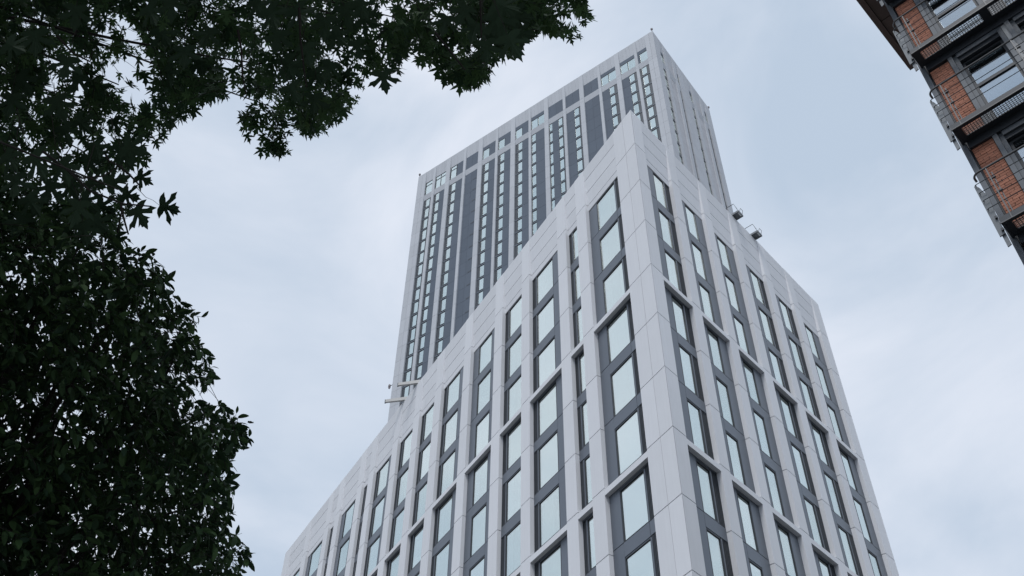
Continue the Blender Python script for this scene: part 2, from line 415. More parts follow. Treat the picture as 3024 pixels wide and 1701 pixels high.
q = MB(); q.prism([tpt(.3, .3), tpt(TW-.35, .3), tpt(TW-.35, TD-.35), tpt(.3, TD-.35)], TT-.35, TT-.12); link('roof', q.mesh('roof', CORE), tower)
ZF0, NF = 144.56, 20
TG = .014
pT = [(3.42, 3.95), (6.85, 7.70), (10.68, 11.20), (14.15, 15.00), (17.90, 18.43), (21.50, 22.35), (25.20, 25.70), (28.62, 29.57), (32.42, 32.95), (35.92, 36.88), (39.72, 40.30), (43.45, 44.40), (47.0, 47.6)]
pR = [(3.05, 3.93), (6.11, 7.05), (7.89, 11.07), (12.30, 13.28), (15.39, 16.30), (17.38, 19.198)]
def tcol(F, s0, s1, name='cladding_panel'):
    F.box(name, s0, s1, 0, .30, BS+TG, TT, CLADT)
    F.box(name, s0, s1, .001, .30, ZF0+TG, BS-TG, CLADT)
    b = ZF0
    for k in range(NF):
        if hidden(F.P((s0+s1)/2, 0, ZF0-3*k)): break
        F.box(name, s0, s1, 0, .30, ZF0-3*k-3+TG, ZF0-3*k-TG, CLADT); b = ZF0-3*k-3
    F.box('lower_pier', s0, s1, .002, .30, 0, b-TG, CLADT)
for s0, s1 in pT: tcol(TL, s0, s1)
for s0, s1 in pR:
    if s1-s0 > 2:
        m = (s0+s1)/2; tcol(TR, s0, m-.012); tcol(TR, m+.012, s1)
    else: tcol(TR, s0, s1)
def tcorner(poly, nm='corner_panel'):
    for a, b in ((BS+TG, TT), (ZF0+TG, BS-TG)):
        q = MB(); q.prism(poly, a, b); link(nm, q.mesh(nm, CLADT), tower)
    q = MB(); q.prism(poly, 0, 3-2*TG); me = q.mesh(nm, CLADT); b = ZF0
    for k in range(NF):
        if hidden(Vector((TX+poly[0][0], TY+poly[0][1], ZF0-3*k))): break
        link(nm, me, tower, (0, 0, ZF0-3*k-3+TG)); b = ZF0-3*k-3
    q = MB(); q.prism(poly, 0, b-TG); link('lower_pier', q.mesh('lower_pier', CLADT), tower)
tcorner([tpt(.004, 0), tpt(.79, 0), tpt(.79, .3), tpt(.304, .3)])
tcorner([tpt(.815, 0), tpt(1.60, 0), tpt(1.60, .3), tpt(.815, .3)])
tcorner([tpt(0, .004), tpt(0, 1.74), tpt(.3, 1.74), tpt(.3, .304)])
tcorner([tpt(49.42, 0), tpt(50.3, 0), tpt(50.3, .3), tpt(49.42, .3)])
tcorner([tpt(50.325, 0), tpt(TW, 0), tpt(TW, .3), tpt(50.325, .3)])
bT = [(1.60, 3.42)]+[(pT[i][1], pT[i+1][0]) for i in range(12)]+[(47.6, 49.42)]
glT = [[(2.15, 3.08)], [(4.50, 5.44)], [(8.38, 9.30)], [], [(15.40, 16.34)], [(18.78, 19.58), (20.82, 21.42)], [(24.28, 25.12)], [(27.15, 28.02)], [(31.02, 31.92)], [(34.46, 35.38)], [], [(41.95, 42.88)], [(45.72, 46.62)], [(47.98, 48.92)]]
bandT = ['d1', 'gg', 'gg', 'dd', 'dd', 'dd', 'gg', 'gd', 'gd', 'gd', 'dd', 'od', 'oo', 'o1']
def tower_bay(F, s0, s1, gl, band, panelmat=INFT, shadow=False):
    s0 += .004; s1 -= .004; w = s1-s0
    # leaning parapet strips
    n = max(2, round(w/.72)); tl_ = lambda z: .20*(TT-z)/(TT-BH)+.004
    for i in range(n):
        F.quadprism('parapet_panel', s0+w*i/n+.006, s0+w*(i+1)/n-.006, tl_(BH), tl_(TT-.02), .08, BH, TT-.02, CLADT)
    F.box('parapet_backing', s0, s1, .29, .34, BH-.2, TT-.05, CORE)
    F.quadprism('belt_panel', s0, s1, .185, .012, .08, BM, BS-.01, CLADT)
    F.box('belt_backing', s0, s1, .27, .33, BM, BS, CORE)
    # top band
    z0, z1 = BS+.0, BH-.004; m = (s0+s1)/2
    if band == 'dd':
        F.box('slate_panel', s0, m-.012, .2, .26, z0, z1, panelmat); F.box('slate_panel', m+.012, s1, .2, .26, z0, z1, panelmat)
    elif band in ('gg', 'gd', 'd1'):
        F.box('slate_panel', s0, s1, .2, .26, z1-.95, z1, panelmat)
        if band == 'gg':
            window(F, s0+.01, m-.01, .2, z0, z1-.97, PANET, .07, False); window(F, m+.01, s1-.01, .2, z0, z1-.97, PANET, .07, False)
        elif band == 'gd':
            window(F, m, s1-.01, .2, z0, z1-.97, PANET, .07, False); F.box('slate_panel', s0, m-.02, .2, .26, z0, z1-.97, panelmat)
        else:
            window(F, s0+.01, s1-.35, .2, z0, z1-.97, PANET, .07, False); F.box('slate_panel', s1-.33, s1, .2, .26, z0, z1-.97, panelmat)
    elif band in ('oo', 'o1', 'od'):
        a = m if band == 'od' else s0+.01
        mm = (('h', .72), ('v', .5)) if band == 'oo' else (('h', .72),)
        window(F, a, s1-.01, .2, z0+.1, z1, PANET, .17, False, mm)
        F.box('sill_panel', a, s1-.01, .22, .26, z0, z0+.09, CLADT)
        if band == 'od': F.box('slate_panel', s0, m-.02, .2, .26, z0, z1, panelmat)
    elif band == 'rw':
        window(F, s0+.01, s1-.01, .2, z0, z1-.9, PANET, .07, False); F.box('slate_panel', s0, s1, .2, .26, z1-.88, z1, panelmat)
    elif band == 'rp':
        F.box('slate_panel', s0+.5, s1, .2, .26, z0, z1, panelmat); window(F, s0+.01, s0+.48, .2, z0, z0+2.6, PANET, .06, False); F.box('slate_panel', s0, s0+.48, .2, .26, z0+2.62, z1, panelmat)
    b = BM
    for k in range(NF):
        zt = ZF0-3*k-.10; zb = zt-2.52
        if hidden(F.P((s0+s1)/2, 0, zt)): break
        b = ZF0-3*k-3-.12
        top = BM-.01 if k == 0 else ZF0-3*k-.12
        spans = sorted(gl)
        if not spans:
            if w > 2.4:
                F.box('slate_panel', s0, m-.012, .2, .26, b+.03, top, panelmat); F.box('slate_panel', m+.012, s1, .2, .26, b+.03, top, panelmat)
            else: F.box('slate_panel', s0, s1, .2, .26, b+.03, top, panelmat)
            if shadow: F.box('blind_sill', s0+.01, s0+1.0, .185, .25, b+.12, b+.34, LOUV); F.box('blind_jamb', s0+.02, s0+.10, .19, .25, b+.36, top-.1, LOUV)
            continue
        cur = s0
        for j, (a0, a1) in enumerate(spans):
            segs = [(cur, a0-.01)]
            if j == len(spans)-1: segs.append((a1+.01, s1))
            for x0, x1 in segs:
                if x1-x0 < .06: continue
                if x1-x0 > 1.1:
                    # slate panel, with a vent strip next to the glass when it is the only solid on that side
                    F.box('slate_panel', x0, x1, .2, .26, b+.03, top, panelmat)
                else: F.box('vent_strip', x0, x1, .235, .28, b+.03, top, LOUV)
            window(F, a0, a1, .215, zb, min(zt, BM-.01), PANET, .045, False)
            x0, x1 = max(s0, a0-.75 if cur == s0 and a0-s0 < 1.1 else a0-.01), min(s1, a1+.75 if s1-a1 < 1.1 else a1+.01)
            F.box('transom', x0, x1, .195, .25, b+.10, b+.34, INF)
            cur = a1+.01
    F.box('lower_infill', s0, s1, .2, .26, 0, b, panelmat)
for i, ((s0, s1), gl, bd) in enumerate(zip(bT, glT, bandT)): tower_bay(TL, s0, s1, gl, bd, shadow=(i == 10))
PANR = mat('tower_pale_recess_panel', (.50, .505, .53), .6, noise=.06, nscale=1, var=.08)
for s0, s1, gl, bd, pm in ((1.74, 3.05, [(1.95, 2.86)], 'rw', INFT), (3.93, 6.11, [], 'rp', PANR), (7.05, 7.89, [(7.12, 7.60)], 'rw', INFT), (11.07, 12.30, [(11.3, 12.1)], 'rw', INFT), (13.28, 15.39, [], 'rp', PANR), (16.30, 17.38, [(16.4, 16.95)], 'rw', INFT)):
    tower_bay(TR, s0, s1, gl, bd, pm)
def finial(p):
    q = MB(); q.tube([(0, 0, 0), (0, 0, .55)], .05, 6); o = link('lamp_stem', q.mesh('lamp_stem', LAMP), tower, p)
    q = MB(); q.tube([(0, 0, .5), (0, 0, .55), (0, 0, .68), (0, 0, .9), (0, 0, 1.08), (0, 0, 1.15)], [.09, .11, .19, .21, .13, .03], 10); link('lamp_head', q.mesh('lamp_head', LAMP, True), o)
for p in (tpt(.12, .12), tpt(TW-.1, .12), tpt(.12, TD-.1)): finial(Vector((*p, TT-.02)))
q = MB(); p = Vector((*tpt(TW, .15), 101.3)); o_ = (nl)
q.tube([p, p+o_*.55], .05, 6); o = link('lamp_stem', q.mesh('lamp_stem', LAMP), tower)
q = MB(); c = p+o_*.75
q.tube([c+Vector((0, 0, -.45)), c+Vector((0, 0, -.2)), c+Vector((0, 0, .2)), c+Vector((0, 0, .4))], [.10, .2, .2, .08], 8); link('lamp_head', q.mesh('lamp_head', LAMP, True), o)

# ------------------------------------------------------------------ brick flats with steel balconies
BA = R(16.8)
bn = Vector((-math.sin(BA), math.cos(BA), 0)); PB = Vector((CAM_LOC.x, CAM_LOC.y, 0))+bn*14.87
flats = thing('brick_flats', 'red brick block of flats with dark steel balconies and brown eaves at the right edge', 'building', PB)
FB = Face(flats, PB.x, PB.y, BA, False)
ZS = 28.0
FB.box('structural_core', -1.68, 14, .95, 12, 0, ZS-.01, INTER)
slabs = [25.15, 22.15, 19.13, 16.14, 13.14, 10.14, 7.14, 4.14]
FB.box('corner_column', -1.80, -1.69, .50, .66, 0, ZS-.02, JAMB)
FB.box('column_web', -1.69, -1.65, .60, .66, 0, ZS-.02, FRM)
q = MB()
for i, (a, b) in enumerate([(-2.54, -2.38), (-2.37, -1.85), (-1.84, -1.2), (-1.19, -.3), (-.29, .8), (.81, 2.2), (2.21, 4), (4.01, 7), (7.01, 14)]):
    FB.box('soffit_board', a, b, -1.5, 2.78 if i else 4.80, ZS-(.06 if i == 0 else .004*(i % 2)), ZS+.1, SOFF)
    if i: FB.box('soffit_board', a, b, 2.80, 4.79, ZS-.004*(i % 2), ZS+.1, SOFF)
FB.box('roof', -2.56, 14, -1.52, 4.82, ZS+.102, ZS+.4, STEEL)
FB.box('roof', -1.66, 14, 4.83, 12, ZS+.05, ZS+.39, STEEL)
BRM = [boxmesh(.215, .105, .065, BRICK), boxmesh(.1025, .105, .065, BRICK)]
nbr = 0
walls = [(-1.65, -1.20)]
for i, zs in enumerate(slabs):
    top = (slabs[i-1] if i else ZS+.3)-.36; bot = zs+.02
    FB.box('brick_backing', -1.65, -1.20, .572, .94, bot, top, MORTAR)
    z = bot+.01; row = 0
    while z+.065 < top and z > 14.6 and nbr < 330 and i < 4:
        if z < 26.6:
            x = -1.648
            seq = [0, 0] if row % 2 == 0 else [1, 0, 1]
            for b in seq:
                o = FB.put('brick', BRM[b], x, .555+RND.uniform(-.004, .004), z); nbr += 1
                x += (.2275 if b == 0 else .1135)
        z += .0745; row += 1
    # floor beam, jambs, windows
    FB.box('floor_beam', -1.66, 14, .49, .94, zs-.36, zs-.02, STEEL)
    for j, s in enumerate((-1.0, .33)):
        e = s+.94
        FB.box('jamb', s-.19, s-.09, .50, .90, bot, top, JAMB); FB.box('jamb', s-.088, s, .56, .90, bot, top, JAMB)
        FB.box('jamb', e+.002, e+.10, .53, .90, bot, top, JAMB)
        FB.box('window_head', s, e, .52, .90, top-.13, top, JAMB); FB.box('window_head', s, e, .57, .90, top-.24, top-.132, STEEL)
        hz = top-.245; mid = bot+1.42
        w = FB.put('window', frame_mesh(.936, mid-bot, .06, .07, FRM), s+.002, .64, bot); link('pane', quad_mesh(.936-.108, mid-bot-.108, PANEB), w, (.054, .03, .054))
        w = FB.put('window', frame_mesh(.936, hz-mid-.01, .06, .07, FRM), s+.002, .66, mid+.005); link('pane', quad_mesh(.936-.108, hz-mid-.118, PANEB), w, (.054, .03, .054))
    FB.box('surround_board', .045, .138, .545, .90, bot, top, PALE)
    FB.box('brick_wall', 1.40, 14, .56, .94, bot, top, BRICK)
    if i > 5: continue
    # balcony
    q = MB(); q.box(-1.75, 3.6, 0, .05, zs-.16, zs)                       # front channel
    q.box(-1.75, -1.70, .05, .54, zs-.16, zs-.01); q.box(-1.70, -1.575, .05, .485, zs-.15, zs-.13)
    for a, b in ((-.16, .04), (1.1, 1.3), (2.4, 2.6)): q.box(a, b, .05, .485, zs-.155, zs-.12)
    q.box(-1.575, 3.6, .05, .085, zs-.15, zs-.12); q.box(-1.575, 3.6, .335, .485, zs-.15, zs-.12)
    q.V = [tuple(FB.x*v[0]+FB.y*v[1]+Vector((0, 0, v[2]))) for v in q.V]
    bal = link('balcony', q.mesh('balcony', STEEL), flats)
    def sub(name, qq, m, sm=False):
        qq.V = [tuple(FB.x*v[0]+FB.y*v[1]+Vector((0, 0, v[2]))) for v in qq.V]; return link(name, qq.mesh(name, m, sm), bal)
    q = MB(); q.box(-1.75, 3.6, -.022, -.001, zs-.168, zs-.146); sub('edge_flange', q, RAIL)
    q = MB(); x = -1.57
    while x < 3.6:
        q.box(x, x+.011, .085, .335, zs-.147, zs-.125); x += .058
    for k in range(1, 5): q.box(-1.57, 3.6, .085+.05*k-.004, .085+.05*k+.006, zs-.145, zs-.13)
    sub('floor_grating', q, GALV)
    def wrap(z, rad, n=7, inset=0):
        pts = [(3.6, .0, z), (-1.64, .0, z)]; rc = .13
        for t in range(1, n+1):
            a = (math.pi/2)*t/n; pts.append((-1.675-rc*math.sin(a)+inset, rc-rc*math.cos(a), z))
        pts.append((-1.675-rc+inset, .19, z-.02)); qq = MB(); qq.tube(pts, rad, 6); return qq
    sub('hand_rail', wrap(zs+1.36, .024), RAIL, True)
    for hh in (1.08, .83, .60, .35):
        q = MB(); q.tube([(3.6, .0, zs+hh), (-1.82, .0, zs+hh), (-1.845, .02, zs+hh+.01), (-1.83, .06, zs+hh+.03)], .0085, 6); sub('rail_bar', q, STEEL, True)
    for sx in (-1.53, .06, 1.6):
        q = MB(); q.box(sx-.012, sx+.012, -.012, .012, zs-.15, zs+1.35); sub('stanchion', q, RAIL)
        q = MB(); q.box(sx+.05, sx+.07, .02, .04, zs-.02, zs+1.2); sub('stanchion', q, RAIL)
        q = MB(); q.box(sx-.03, sx+.09, -.006, .034, zs+.62, zs+.645); q.box(sx-.03, sx+.09, -.006, .034, zs+1.02, zs+1.045); sub('clamp', q, STEEL)
    def plate(P, r0, r1):
        n = len(P); qq = MB(); qq.add([(x, r0, z) for x, z in P]+[(x, r1, z) for x, z in P], [tuple(range(n)), tuple(range(n, 2*n))[::-1]]+[(i+n, (i+1) % n+n, (i+1) % n, i) for i in range(n)]); return qq
    sub('end_plate', plate([(-1.875, zs-.38), (-1.765, zs-.36), (-1.765, zs+.10), (-1.725, zs+.70), (-1.80, zs+1.02), (-1.85, zs+1.13), (-1.875, zs+1.10)], .05, .075), STEELG)
    sub('end_plate', plate([(-1.84, zs-.66), (-1.765, zs-.64), (-1.765, zs+.3), (-1.84, zs+.3)], .085, .11), STEELG)
    q = MB(); q.box(-1.80, -1.75, .012, .048, zs-.30, zs-.24); sub('plate_bracket', q, STEEL)
    q = MB(); q.box(-1.80, -1.75, .012, .048, zs+.05, zs+.11); sub('plate_bracket', q, STEEL)

# ------------------------------------------------------------------ trees
def leafmat(name, c1, c2, trans=.25):
    m = bpy.data.materials.new(name); m.use_nodes = True; nt = m.node_tree; L = nt.links
    b = nt.nodes['Principled BSDF']; b.inputs['Roughness'].default_value = .6; b.inputs['Specular IOR Level'].default_value = .12
    ge = nt.nodes.new('ShaderNodeNewGeometry')
    cr = nt.nodes.new('ShaderNodeValToRGB'); cr.color_ramp.elements[0].color = (*c1, 1); cr.color_ramp.elements[1].color = (*c2, 1)
    L.new(ge.outputs['Random Per Island'], cr.inputs['Fac']); L.new(cr.outputs['Color'], b.inputs['Base Color'])
    t = nt.nodes.new('ShaderNodeBsdfTranslucent'); x = nt.nodes.new('ShaderNodeMixShader'); x.inputs['Fac'].default_value = trans
    L.new(cr.outputs['Color'], t.inputs['Color'])
    o = nt.nodes['Material Output']; L.new(b.outputs[0], x.inputs[1]); L.new(t.outputs[0], x.inputs[2]); L.new(x.outputs[0], o.inputs['Surface'])
    return m
LEAFA = leafmat('maple_leaf', (.030, .062, .034), (.075, .140, .055), .20)
LEAFB = leafmat('cherry_leaf', (.022, .046, .028), (.058, .110, .042), .16)
LEAFN = leafmat('near_maple_leaf', (.026, .048, .032), (.046, .082, .046), .14)

HALF = [(.05, -.02), (.20, -.09), (.38, -.08), (.62, .04), (.46, .10), (.42, .18), (.20, .22), (.40, .36), (.60, .41), (.78, .68), (.60, .61), (.54, .69), (.38, .57), (.12, .40), (.15, .60), (.33, .79), (.20, .80), (.21, .97), (.11, .93), (.07, 1.05)]
HALFLO = [(.30, -.10), (.62, .04), (.19, .19), (.50, .39), (.80, .70), (.40, .56), (.11, .40), (.30, .79), (.12, .84)]
def leafshape(half, droop, cup):
    out = [(0, 0)]+half+[(0, 1.22)]+[(-x, y) for x, y in half[::-1]]
    P = [(0., .32)]+out
    V = np.array([(x, y, -droop*(y-.1)**2+cup*abs(x)-.25*cup*x*x) for x, y in P]); n = len(out)
    F = np.array([(0, 1+i, 1+(i+1) % n) for i in range(n)])
    return V, F
LANCE = [(0, 0), (.10, .14), (.185, .36), (.20, .52), (.15, .76), (.06, .93), (0, 1.0)]
def lanceshape(droop, fold):
    V = []; F = []
    for x, y in LANCE:
        V += [(-x, y, fold*x-droop*y*y), (0, y, -droop*y*y), (x, y, fold*x-droop*y*y)]
    for i in range(len(LANCE)-1):
        a = 3*i; F += [(a, a+1, a+4), (a, a+4, a+3), (a+1, a+2, a+5), (a+1, a+5, a+4)]
    return np.array(V), np.array(F)
MV, MF = leafshape(HALFLO, .25, .22); NV, NF_ = leafshape(HALF, .18, .16)
CV, CF = lanceshape(.28, .35)
rng = np.random.default_rng(11)
def basis(tip, nrm):
    y = tip/np.linalg.norm(tip); z = nrm-y*(nrm@y); z /= np.linalg.norm(z)+1e-9; x = np.cross(y, z); return np.stack([x, y, z], 1)
class Foliage:
    def __init__(s): s.V = []; s.F = []; s.n = 0
    def leaf(s, V, F, p, tip, nrm, size):
        W = (V*size)@basis(tip, nrm).T+p; s.V.append(W); s.F.append(F+s.n); s.n += len(V)
    def mesh(s, name, m):
        V = np.concatenate(s.V); F = np.concatenate(s.F); me = bpy.data.meshes.new(name)
        me.vertices.add(len(V)); me.vertices.foreach_set('co', V.astype(np.float32).ravel())
        me.loops.add(F.size); me.loops.foreach_set('vertex_index', F.astype(np.int32).ravel())
        me.polygons.add(len(F)); me.polygons.foreach_set('loop_start', np.arange(0, F.size, 3, dtype=np.int32))
        me.materials.append(m); me.update(calc_edges=True); me.validate(); return me
def inpoly(P, u, v):
    c = False; n = len(P)
    for i in range(n):
        x1, y1 = P[i]; x2, y2 = P[i-1]
        if (y1 > v) != (y2 > v) and u < (x2-x1)*(v-y1)/(y2-y1)+x1: c = not c
    return c
def Z(pts, ox, oy, s): return [(ox+x/s, oy+y/s) for x, y in pts]
CMn = np.array(CM); CL = np.array(CAM_LOC)
def at(u, v, t): return CL+np.array(ray(u, v))*t
def npix(p):
    q = CMn.T@(p-CL); return 1512+FPX*q[0]/-q[2], 850.5-FPX*q[1]/-q[2]

# outlines of the leaf masses against the sky, in photo pixels
A4 = lambda *p: Z(p, 850, 0, 2.7116)
A3 = lambda *p: Z(p, 0, 0, 2.862)
A5 = lambda *p: Z(p, 0, 450, 2.635)
A6 = lambda *p: Z(p, 0, 1000, 2.0675)
mapleM = [(-850, -380), (1090, -380)]+A4((690, 0), (690, 60), (700, 140), (640, 190), (560, 230), (620, 330), (640, 430), (620, 520), (590, 640), (540, 700), (460, 770), (440, 860), (330, 930), (290, 1000), (120, 1010), (40, 930))+A3((2480, 1060), (2420, 1000), (2330, 900), (2260, 800), (2220, 700), (2160, 680), (2060, 720), (1960, 720), (1860, 730), (1780, 740), (1660, 730), (1660, 880), (1590, 930), (1480, 930), (1340, 950), (1340, 1030), (1350, 1130), (1270, 1180), (1220, 1260), (1230, 1350), (1160, 1400))+A5((1120, 60), (1020, 90), (920, 130), (930, 250), (960, 400), (930, 530), (800, 600), (640, 700), (400, 720), (200, 640), (0, 600))+[(-850, 760)]
dropD = A3((1990, 700), (2150, 690), (2150, 780), (2190, 880), (2280, 950), (2360, 1060), (2460, 1160), (2450, 1250), (2350, 1260), (2270, 1270), (2180, 1240), (2120, 1110), (2030, 960), (2010, 850))
clusC = A4((790, -120), (2300, -120), (2290, 20), (2360, 110), (2400, 200), (2380, 270), (2300, 270), (2220, 260), (2200, 200), (2110, 180), (2060, 190), (2020, 260), (1980, 230), (1900, 190), (1840, 240), (1830, 330), (1780, 400), (1640, 420), (1560, 520), (1590, 620), (1490, 650), (1420, 650), (1310, 610), (1240, 570), (1190, 480), (1110, 420), (1050, 470), (1000, 400), (960, 310), (870, 230), (880, 130), (840, 50))
clusE = A4((620, 250), (820, 210), (930, 290), (930, 380), (900, 450), (900, 530), (820, 560), (700, 500), (620, 420))
cherry = [(-850, 640), (-250, 560)]+A5((0, 480), (300, 480), (520, 560), (720, 640), (880, 660), (960, 720), (1080, 760), (1150, 800), (1080, 850), (1110, 910), (1230, 940), (1270, 1000), (1190, 1030), (1210, 1090), (1290, 1160), (1420, 1220), (1370, 1280), (1350, 1340), (1400, 1420))+A6((1130, 60), (1190, 150), (1210, 240), (1150, 290), (1030, 340), (1020, 400), (1130, 420), (1260, 420), (1380, 470), (1440, 540), (1440, 610), (1360, 650), (1300, 710), (1310, 790), (1290, 850), (1370, 890), (1270, 930), (1350, 1000), (1350, 1070), (1310, 1120), (1260, 1150), (1360, 1220), (1450, 1280), (1490, 1330), (1450, 1370), (1390, 1420), (1380, 1500), (1300, 1700))+[(560, 1950), (-850, 1950)]
def blob(f, x, y, rx, ry, k):
    (cx, cy), (dx, dy) = f((x, y), (x+rx, y+ry)); return (cx, cy, dx-cx, dy-cy, k)
thin = [blob(A3, *b) for b in ((950, 230, 240, 150, .22), (1060, 520, 260, 150, .16), (1120, 800, 260, 190, .20), (900, 640, 120, 120, .12), (960, 950, 220, 110, .25), (1500, 370, 60, 90, .05), (1600, 230, 100, 80, .25), (1960, 520, 200, 140, .20), (2120, 170, 140, 110, .25), (1900, 20, 160, 60, .2), (230, 1080, 200, 150, .22), (300, 1330, 380, 130, .20), (760, 900, 80, 90, .2), (620, 1250, 140, 100, .3), (350, 150, 60, 60, .08), (480, 690, 110, 60, .2), (180, 640, 60, 60, .1), (880, 1200, 90, 150, .06), (400, 750, 90, 50, .2), (1280, 600, 120, 100, .25), (720, 40, 120, 60, .35), (560, 60, 60, 60, .3))]
thin += [blob(A4, *b) for b in ((1240, 120, 90, 60, .06), (1590, 230, 60, 50, .1), (230, 190, 40, 50, .1), (90, 290, 30, 60, .1), (650, 260, 70, 50, .1), (1010, 60, 60, 60, .3), (1400, 40, 110, 40, .2), (480, 560, 120, 60, .3), (1440, 460, 70, 60, .3), (100, 560, 60, 90, .25), (330, 740, 80, 60, .3), (2160, 120, 60, 60, .3))]
thin += [blob(A5, *b) for b in ((250, 240, 100, 60, .1), (230, 510, 90, 40, .15), (430, 560, 120, 50, .18), (650, 800, 130, 70, .18), (540, 880, 60, 60, .2), (270, 930, 70, 50, .12), (610, 1090, 90, 40, .06), (840, 810, 90, 60, .25), (1220, 1370, 60, 40, .1), (940, 1350, 60, 30, .1), (300, 1390, 50, 40, .1), (990, 990, 60, 40, .15), (580, 400, 60, 80, .15), (450, 250, 110, 100, .08), (760, 180, 160, 90, .10), (1000, 300, 140, 160, .04), (900, 60, 120, 60, .15), (120, 480, 90, 40, .2), (20, 1080, 40, 80, .2))]
thin += [blob(A6, *b) for b in ((80, 380, 110, 40, .12), (470, 440, 60, 50, .12), (800, 90, 60, 40, .1), (540, 600, 60, 40, .15), (1250, 510, 60, 60, .2), (980, 290, 90, 40, .25), (440, 780, 60, 50, .2), (740, 1050, 60, 40, .15), (840, 1210, 40, 30, .1), (100, 720, 50, 40, .2), (520, 1330, 40, 30, .2), (1200, 1420, 50, 30, .2))]
GX0, GY0, GS = -900, -420, 5
gu, gv = np.meshgrid(np.arange(GX0, 2000, GS)+GS/2, np.arange(GY0, 2000, GS)+GS/2)
KEEP = np.ones_like(gu)
for cx, cy, rx, ry, kk in thin:
    dd = ((gu-cx)/rx)**2+((gv-cy)/ry)**2
    KEEP = np.where(dd < 1, np.minimum(KEEP, kk+(1-kk)*dd*dd), KEEP)
def cell(u, v):
    i, j = int((v-GY0)//GS), int((u-GX0)//GS)
    return (i, j) if 0 <= i < KEEP.shape[0] and 0 <= j < KEEP.shape[1] else None
def polymask(P):
    m = np.zeros(gu.shape, bool); n = len(P)
    for i in range(n):
        x1, y1 = P[i]; x2, y2 = P[i-1]
        if y1 == y2: continue
        m ^= ((y1 > gv) != (y2 > gv)) & (gu < (x2-x1)*(gv-y1)/(y2-y1)+x1)
    return m
def rv(): 
    a = rng.normal(size=3); return a/np.linalg.norm(a)
IMR, IMU = CMn[:, 0], CMn[:, 1]
def softmask(m, r):
    B = m.astype(float)
    for ax in (0, 1):
        P = np.pad(B, [(r+1, r) if k == ax else (0, 0) for k in (0, 1)], mode='edge'); c = np.cumsum(P, ax)
        B = (np.take(c, range(2*r+1, c.shape[ax]), ax)-np.take(c, range(0, c.shape[ax]-2*r-1), ax))/(2*r+1)
    return B
def sprays(fol, twigs, poly, V, F, n, t0, t1, size, nleaf, tw, rosette=False, loose=.15, rad=.0035, soft=8):
    B = softmask(polymask(poly), soft); idx = np.argwhere(B > .30); made = 0; tries = 0; up = np.array((0, 0, 1.))
    while made < n and tries < n*12:
        tries += 1
        i, j = idx[rng.integers(len(idx))]
        if rng.random() > KEEP[i, j]*min(1, max(.10, (B[i, j]-.25)/.55)): continue
        u, v = GX0+(j+rng.random())*GS, GY0+(i+rng.random())*GS
        t = rng.uniform(t0, t1); p = at(u, v, t)
        d = IMR*rng.normal(.35, .7)+IMU*rng.normal(-.25, .6)+rv()*.5; d /= np.linalg.norm(d)
        L = tw*rng.uniform(.6, 1.3); far = 0.
        side = np.cross(d, up); side /= np.linalg.norm(side)+1e-9; e = np.cross(side, d)
        for k in range(nleaf):
            a = (k+.6)/nleaf if not rosette else .45+.55*rng.random()
            b = p+d*L*a+np.array((0, 0, -.25*L*a*a))
            if rosette:
                th = k*2.4+rng.uniform(-.4, .4); tip = side*math.cos(th)+e*.6*math.sin(th)+d*.55+rv()*.2
            else: tip = side*(1 if k % 2 else -1)*rng.uniform(.5, 1)+d*rng.uniform(.4, .9)+rv()*.25
            tip = tip-up*rng.uniform(.15, .7); tip /= np.linalg.norm(tip)
            nr = up*.9+rv()*.75; s = size*rng.uniform(.65, 1.25)
            c = cell(*npix(b+tip*s*.5))
            if c is None or B[c] < .22 or rng.random() > KEEP[c]**.5+loose: continue
            fol.leaf(V, F, b+tip*.02, tip, nr, s); far = max(far, a)
        if far: twigs.append(([p+d*L*a*far+np.array((0, 0, -.25*L*(a*far)**2)) for a in (0, .35, .7, 1)], rad)); made += 1

def tree(name, label, base, hgt, r0, limbs, seed):
    t = thing(name, label, 'tree', base)
    rr = random.Random(seed); q = MB(); b = Vector(base)
    pts = [(0, 0, 0), (.03, .02, .4), (.05, -.04, hgt*.4), (-.06, .05, hgt*.75), (.02, .02, hgt)]
    q.tube(pts, [r0*1.5, r0*1.05, r0*.9, r0*.8, r0*.62], 12); link('trunk', q.mesh('trunk', BARK, True), t)
    for e, rad in limbs:
        e = Vector(e)-b; st = Vector((0, 0, hgt*rr.uniform(.72, .99))); m1 = st.lerp(e, .33)+Vector((rr.uniform(-.3, .3), rr.uniform(-.3, .3), rr.uniform(.2, .7))); m2 = st.lerp(e, .7)+Vector((rr.uniform(-.3, .3), rr.uniform(-.3, .3), rr.uniform(.1, .5)))
        P = []
        for i in range(9):
            a = i/8; P.append(st*((1-a)**3)+m1*(3*a*(1-a)**2)+m2*(3*a*a*(1-a))+e*(a**3))
        q = MB(); q.tube(P, [rad*(1-.82*i/8) for i in range(9)], 7); link('limb', q.mesh('limb', BARK, True), t)
    return t
def finish(t, fol, twigs, m, nm):
    q = MB()
    for pts, rad in twigs: q.tube(pts, [rad, rad*.85, rad*.7, rad*.4], 3)
    o = link('twigs', q.mesh('twigs', BARK), t, -Vector(t.location)); o['kind'] = 'stuff'
    o = link('crown', fol.mesh(nm, m), t, -Vector(t.location)); o['kind'] = 'stuff'

# maple whose crown reaches over the camera from the left
fa = Foliage(); ta = []
sprays(fa, ta, mapleM, MV, MF, 1950, 8.0, 13.5, .086, 9, .42, loose=.0, soft=11)
sprays(fa, ta, dropD, MV, MF, 20, 9.5, 10.5, .090, 7, .30, loose=.0, soft=5)
sprays(fa, ta, clusC, MV, MF, 150, 8.0, 12, .092, 9, .38, loose=.0, soft=7)
sprays(fa, ta, clusE, MV, MF, 20, 8.0, 10, .092, 8, .34, loose=.0, soft=5)
